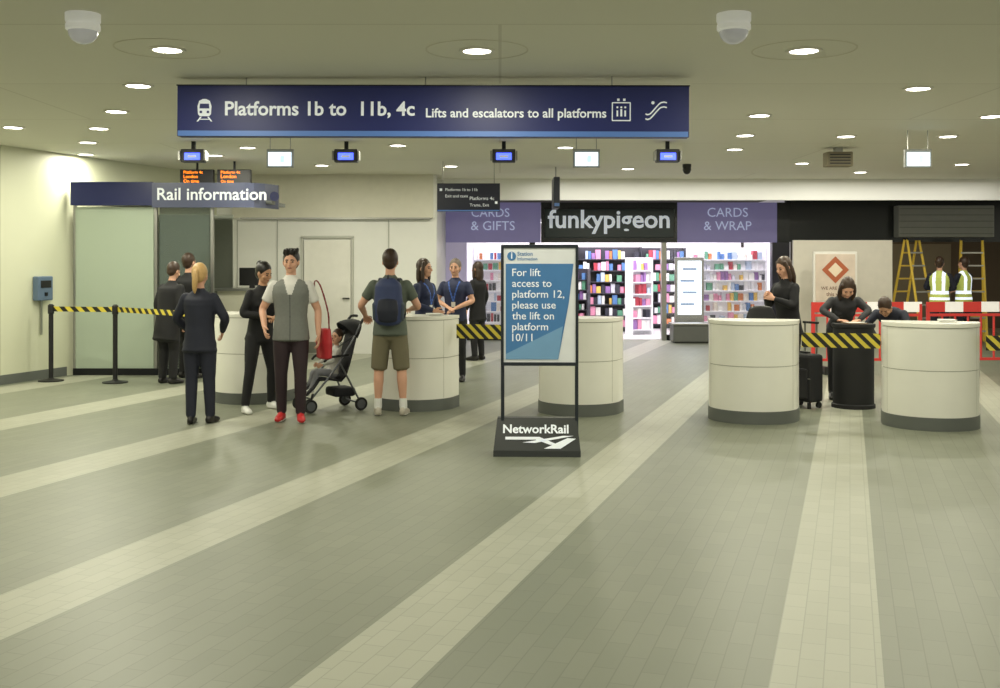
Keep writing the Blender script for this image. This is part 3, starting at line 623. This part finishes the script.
person('man_in_grey_waistcoat',-2.17,11.32,6,1.77,{'top':GY,'under':WT,'sleeve':WT,'seam':mat('cloth_dark_grey',c(80,82,80),.8),'bottom':MAR,'skin':SKIN,'hair':BH,'shoe':RS,'sole':SWH},
  {'elbR':(-.29,.03,1.14),'wriR':(-.25,-.16,.97),'elbL':(.27,.04,1.13),'wriL':(.28,-.03,.89),'ankR':(-.10,.05,.09),'ankL':(.10,-.05,.09),'kneeL':(.10,-.06,.5)},
  sleeve='short',style='spiky',hem=.84,tl=vestlab,loose=.014,hy=-6,hp=4,vox=.009)
person('man_with_backpack',-1.18,11.72,180,1.77,{'top':OL,'bottom':KH,'skin':SKIN,'hair':BRH,'shoe':TR,'sock':SWH},
  {'elbL':(.31,-.01,1.17),'wriL':(.29,-.22,1.05),'elbR':(-.29,-.03,1.16),'wriR':(-.2,-.23,1.12),'ankR':(-.14,.0,.09),'ankL':(.13,.0,.09),'kneeR':(-.12,-.01,.49),'kneeL':(.12,-.01,.49)},
  sleeve='short',shorts=True,style='short',hem=.86,loose=.012,hp=10,n={'R':(0,0,-1),'L':(0,0,-1)},curl=(.3,1.0))
bp=[tubeg([(0,0,.02),(0,0,.2),(0,0,.40),(0,-.01,.46)],[(.14,.08),(.155,.09),(.14,.08),(.09,.05)],'a',segs=22,step=.02,capk=(.6,.5)),
    tubeg([(0,-.07,.04),(0,-.085,.14),(0,-.08,.24)],[(.10,.05),(.115,.055),(.1,.04)],'b',segs=18,step=.02,capk=(.5,.5)),
    tubeg([(0,-.04,.46),(0,-.03,.51),(0,.0,.5)],[.01,.01,.01],'b',segs=8,step=.01)]
for s in(-1,1): bp.append(tubeg([(s*.09,.06,.42),(s*.1,.10,.46),(s*.105,.2,.47),(s*.12,.3,.4),(s*.14,.29,.2),(s*.155,.16,.08),(s*.14,.04,.03)],[(.024,.009)]*7,'b',segs=10,step=.015))
for s in(-1,1): bp.append(tubeg([(s*.145,.0,.05),(s*.15,.0,.2)],[(.02,.04),(.022,.045)],'c',segs=10,step=.02))
assemble('backpack',[blob(bp,.008,2)],{'a':mat('backpack_navy_nylon',c(46,58,98),.6,noise=.15),'b':mat('backpack_dark_trim',c(28,32,48),.7),'c':mat('backpack_side_mesh',c(60,70,84),.8)},1,(-1.18,11.52,1.0),0)
sb=[tubeg([(0,0,.0),(0,0,.15),(0,0,.3)],[(.05,.13),(.055,.14),(.035,.12)],'a',segs=20,step=.02,capk=(.4,.3)),tubeg([(0,-.1,.3),(-.02,-.1,.5),(-.08,-.05,.76),(-.10,.03,.785),(-.02,.11,.5),(0,.1,.3)],[(.012,.006)]*6,'b',segs=8,step=.02),tubeg([(.045,-.08,.2),(.05,0,.19),(.045,.08,.2)],[.014]*3,'b',segs=8,step=.02)]
assemble('red_shoulder_bag',[blob(sb,.007,1)],{'a':mat('bag_red_leather',c(175,38,46),.5),'b':mat('bag_dark_red',c(120,26,34),.5)},1,(-1.84,11.41,.65),40)
LAN=mat('lanyard_blue',c(60,100,190),.6)
def stafflab(v):
    if v.y<-.05 and v.z>1.15:
        w=(v.z-1.15)*.28
        if abs(abs(v.x)-w)<.010: return 'lan'
    if v.y<-.05 and abs(v.x)<.03 and 1.07<v.z<1.15: return 'badge'
    return 'top'
SC={'top':mat('uniform_navy_blue',c(34,42,76),.7),'bottom':BK,'skin':SKIN,'hair':BRH,'shoe':SB,'sole':SB,'lan':LAN,'badge':WT}
person('station_staff_woman',-.97,14.0,55,1.68,SC,{'elbR':(-.24,-.05,1.16),'wriR':(-.12,-.25,1.08),'elbL':(.25,0,1.15),'wriL':(.22,-.15,.97)},style='long',fem=True,tl=stafflab,hy=10)
SC2=dict(SC); SC2['hair']=GRH
person('station_staff_man',-.62,15.1,-12,1.68,SC2,{'elbR':(-.26,-.03,1.16),'wriR':(-.06,-.22,1.08),'elbL':(.26,-.03,1.16),'wriL':(.06,-.22,1.06)},style='short',tl=stafflab,sleeve='short',n={'R':(0,0,-1),'L':(0,0,-1)})
person('woman_in_dark_coat',-.38,18.3,-125,1.64,{'top':BK,'bottom':BK,'skin':SKIN,'hair':BRH,'shoe':SB,'sole':SB},style='long',fem=True,hem=.72,loose=.02,vox=.015)
person('woman_holding_phone',3.48,13.15,-62,1.70,{'top':BK,'bottom':BK,'skin':SKIN,'hair':BRH,'shoe':SB,'sole':SB},
  {'elbR':(-.22,-.12,1.17),'wriR':(-.07,-.3,1.27),'elbL':(.22,-.12,1.17),'wriL':(.07,-.3,1.25)},style='long',fem=True,hp=16,lean=6,hem=.8,curl=(.9,.9),n={'R':(1,0,0),'L':(-1,0,0)},loose=.018)
person('woman_leaning_on_podium',4.1,13.12,-8,1.66,{'top':mat('cloth_charcoal',c(52,52,56),.8),'bottom':BK,'skin':SKIN,'hair':BRH,'shoe':SB,'sole':SB},
  {'elbR':(-.28,-.42,1.14),'wriR':(-.12,-.60,1.03),'elbL':(.26,-.42,1.14),'wriL':(.12,-.58,1.03),'hdR':(.5,-.7,0),'hdL':(-.5,-.7,0)},style='long',fem=True,lean=46,hp=22,n={'R':(0,0,-1),'L':(0,0,-1)})
person('man_bending_behind_counter',4.86,13.3,-35,1.60,{'top':NV,'bottom':NV,'skin':SKIN2,'hair':BRH,'shoe':SB,'sole':SB},
  {'elbR':(-.26,-.5,.98),'wriR':(-.1,-.66,.83),'elbL':(.26,-.5,.98),'wriL':(.1,-.66,.83)},lean=66,hp=15)
person('man_in_dark_coat',-4.42,15.5,150,1.76,{'top':BK,'bottom':BK,'skin':SKIN,'hair':BRH,'shoe':SB,'sole':SB},
  {'elbR':(-.26,-.02,1.16),'wriR':(-.16,-.22,1.1),'elbL':(.26,-.02,1.16),'wriL':(.16,-.22,1.1)},hem=.7,loose=.03,vox=.015)
person('traveller_in_black_coat',-4.5,14.8,150,1.64,{'top':BK,'bottom':BK,'skin':SKIN,'hair':BRH,'shoe':SB,'sole':SB},style='short',hem=.62,loose=.04,lean=8,hp=15,vox=.015)
HV=mat('hi_vis_yellow',c(200,212,110),.6,emi=.1); RF=mat('reflective_tape_glow',c(225,235,250),.3,emi=.9,noise=0)  # tape emission is painted-in reflected light, it is no lamp
def hv(v):
    if 1.03<v.z<1.09 or .92<v.z<.97 or (v.z>1.1 and .06<abs(v.x)<.115): return 'rf'
    return 'top'
for nm,x,y,yw in(('construction_worker',8.55,21.2,150),('construction_worker',9.1,21.4,-150)):
    person(nm,x,y,yw,1.74,{'top':HV,'sleeve':NV,'bottom':NV,'skin':SKIN,'hair':BRH,'shoe':SB,'sole':SB,'rf':RF},
      {'elbR':(-.26,-.06,1.16),'wriR':(-.14,-.27,1.1),'elbL':(.26,-.06,1.16),'wriL':(.14,-.27,1.12)},tl=hv,vox=.016,loose=.015)
# =============== PUSHCHAIR + TODDLER
PX,PY,PW=-1.88,12.2,-60
e=empty('pushchair',(PX,PY,0),PW); FB=mat('pushchair_black_fabric',c(30,31,38),.8); FM=mat('pushchair_frame_grey',c(105,108,114),.35,.7)
def tb(nm,pts,r,m,parent=e,side=(1,0,0),segs=10,step=.04):
    v,f,_=tubeg(pts,r if isinstance(r,list) else [r]*len(pts),'a',side=side,segs=segs,step=step); return mobj(nm,v,f,m,parent,smooth=True)
for s in(-1,1):
    tb('main_tube_%d'%(s+2),[(s*.17,-.3,.16),(s*.18,-.05,.45),(s*.19,.17,.78),(s*.2,.27,.98)],.011,FM)
    tb('handle_grip_%d'%(s+2),[(s*.2,.265,.97),(s*.2,.31,1.03),(s*.2,.38,1.03)],.016,BLK)
    tb('rear_leg_%d'%(s+2),[(s*.22,.25,.09),(s*.19,.02,.53)],.011,FM)
    tb('arm_rail_%d'%(s+2),[(s*.19,.12,.62),(s*.2,-.1,.6),(s*.19,-.16,.56)],.014,BLK)
    tb('front_fork_%d'%(s+2),[(s*.17,-.29,.2),(s*.17,-.32,.075)],.014,BLK)
    for q,(x,y) in enumerate(((s*.24,.25),(s*.145,-.32),(s*.195,-.32))):
        w=empty('wheel_hub_%d_%d'%(s+2,q),(x,y,.075),0,0,90); w.parent=e
        lathe('tyre',[(.05,-.014),(.068,-.016),(.075,0),(.068,.016),(.05,.014),(.05,-.014)],BLK,w); lathe('hub',[(0,-.01),(.05,-.008),(.05,.008),(0,.01)],FM,w)
tb('rear_axle',[(-.24,.25,.08),(.24,.25,.08)],.01,FM); tb('front_axle',[(-.17,-.3,.15),(.17,-.3,.15)],.01,FM); tb('cross_brace',[(-.19,.1,.65),(.19,.2,.84)],.008,FM)
tb('footrest',[(-.15,-.36,.2),(.15,-.36,.2)],[(.04,.012)]*2,BLK,side=(0,1,0))
def sheet(nm,prof,w,m,th=.02):
    V=[];F=[]
    for y,z in prof: V+=[(-w,y,z),(w,y,z),(w,y+th*.3,z-th),(-w,y+th*.3,z-th)]
    for i in range(len(prof)-1):
        a=i*4
        for j in range(4): F.append((a+j,a+(j+1)%4,a+4+(j+1)%4,a+4+j))
    F+=[(0,1,2,3),(len(V)-4,len(V)-1,len(V)-2,len(V)-3)]
    return fixn(mobj(nm,V,F,m,e))
sheet('seat_sling',[(-.2,.36),(-.1,.365),(.04,.34),(.10,.40),(.15,.55),(.21,.78),(.24,.90)],.165,FB)
sheet('leg_panel',[(-.2,.36),(-.26,.28),(-.33,.22)],.14,FB)
V=[];F=[];nu,nv=6,12
for i in range(nu+1):
    a=math.radians(55+60*i/nu)
    for j in range(nv+1):
        b=math.pi*j/nv; V.append((.2*math.cos(b),.22-.25*math.cos(a)*math.sin(b),.80+.20*math.sin(b)*math.sin(a)))
for i in range(nu):
    for j in range(nv):
        a=i*(nv+1)+j; F.append((a,a+1,a+nv+2,a+nv+1))
hd=mobj('hood',V,F,FB,e,smooth=True); sm=hd.modifiers.new('s','SOLIDIFY'); sm.thickness=.008
box('shopping_basket',(0,.1,.2),(.3,.26,.1),FB,e,.03)
CB=mat('toddler_jacket_pale',c(190,188,184),.8); CP=mat('toddler_trousers_grey',c(140,142,150),.8)
k_=.88/1.75
person('toddler',PX,PY,PW,.88,{'top':CB,'bottom':CP,'skin':SKIN,'hair':BRH,'shoe':SWH},
  {'kneeR':(-.12,-.38,.90),'ankR':(-.12,-.52,.54),'kneeL':(.12,-.38,.92),'ankL':(.12,-.54,.56),'elbR':(-.25,-.08,1.16),'wriR':(-.16,-.28,1.08),'elbL':(.25,-.08,1.16),'wriL':(.16,-.28,1.08)},
  style='short',hk=1.4,lean=-10,hy=30,loose=.02,z0=.37-.80*k_,vox=.016)
# =============== WORLD, CAMERA
w=bpy.data.worlds.new('W'); S.world=w; w.use_nodes=True
w.node_tree.nodes['Background'].inputs[0].default_value=(1,.98,.80,1); w.node_tree.nodes['Background'].inputs[1].default_value=.65
cam=bpy.data.cameras.new('camera'); co=bpy.data.objects.new('camera',cam); COL.objects.link(co)
cam.sensor_width=36; cam.lens=39.24; cam.shift_y=-.082; co.location=(0,0,1.65); co.rotation_euler=(math.radians(90),0,0); cam.clip_end=200
S.camera=co
S.view_settings.view_transform='Standard'; S.view_settings.look='None'; S.view_settings.exposure=0
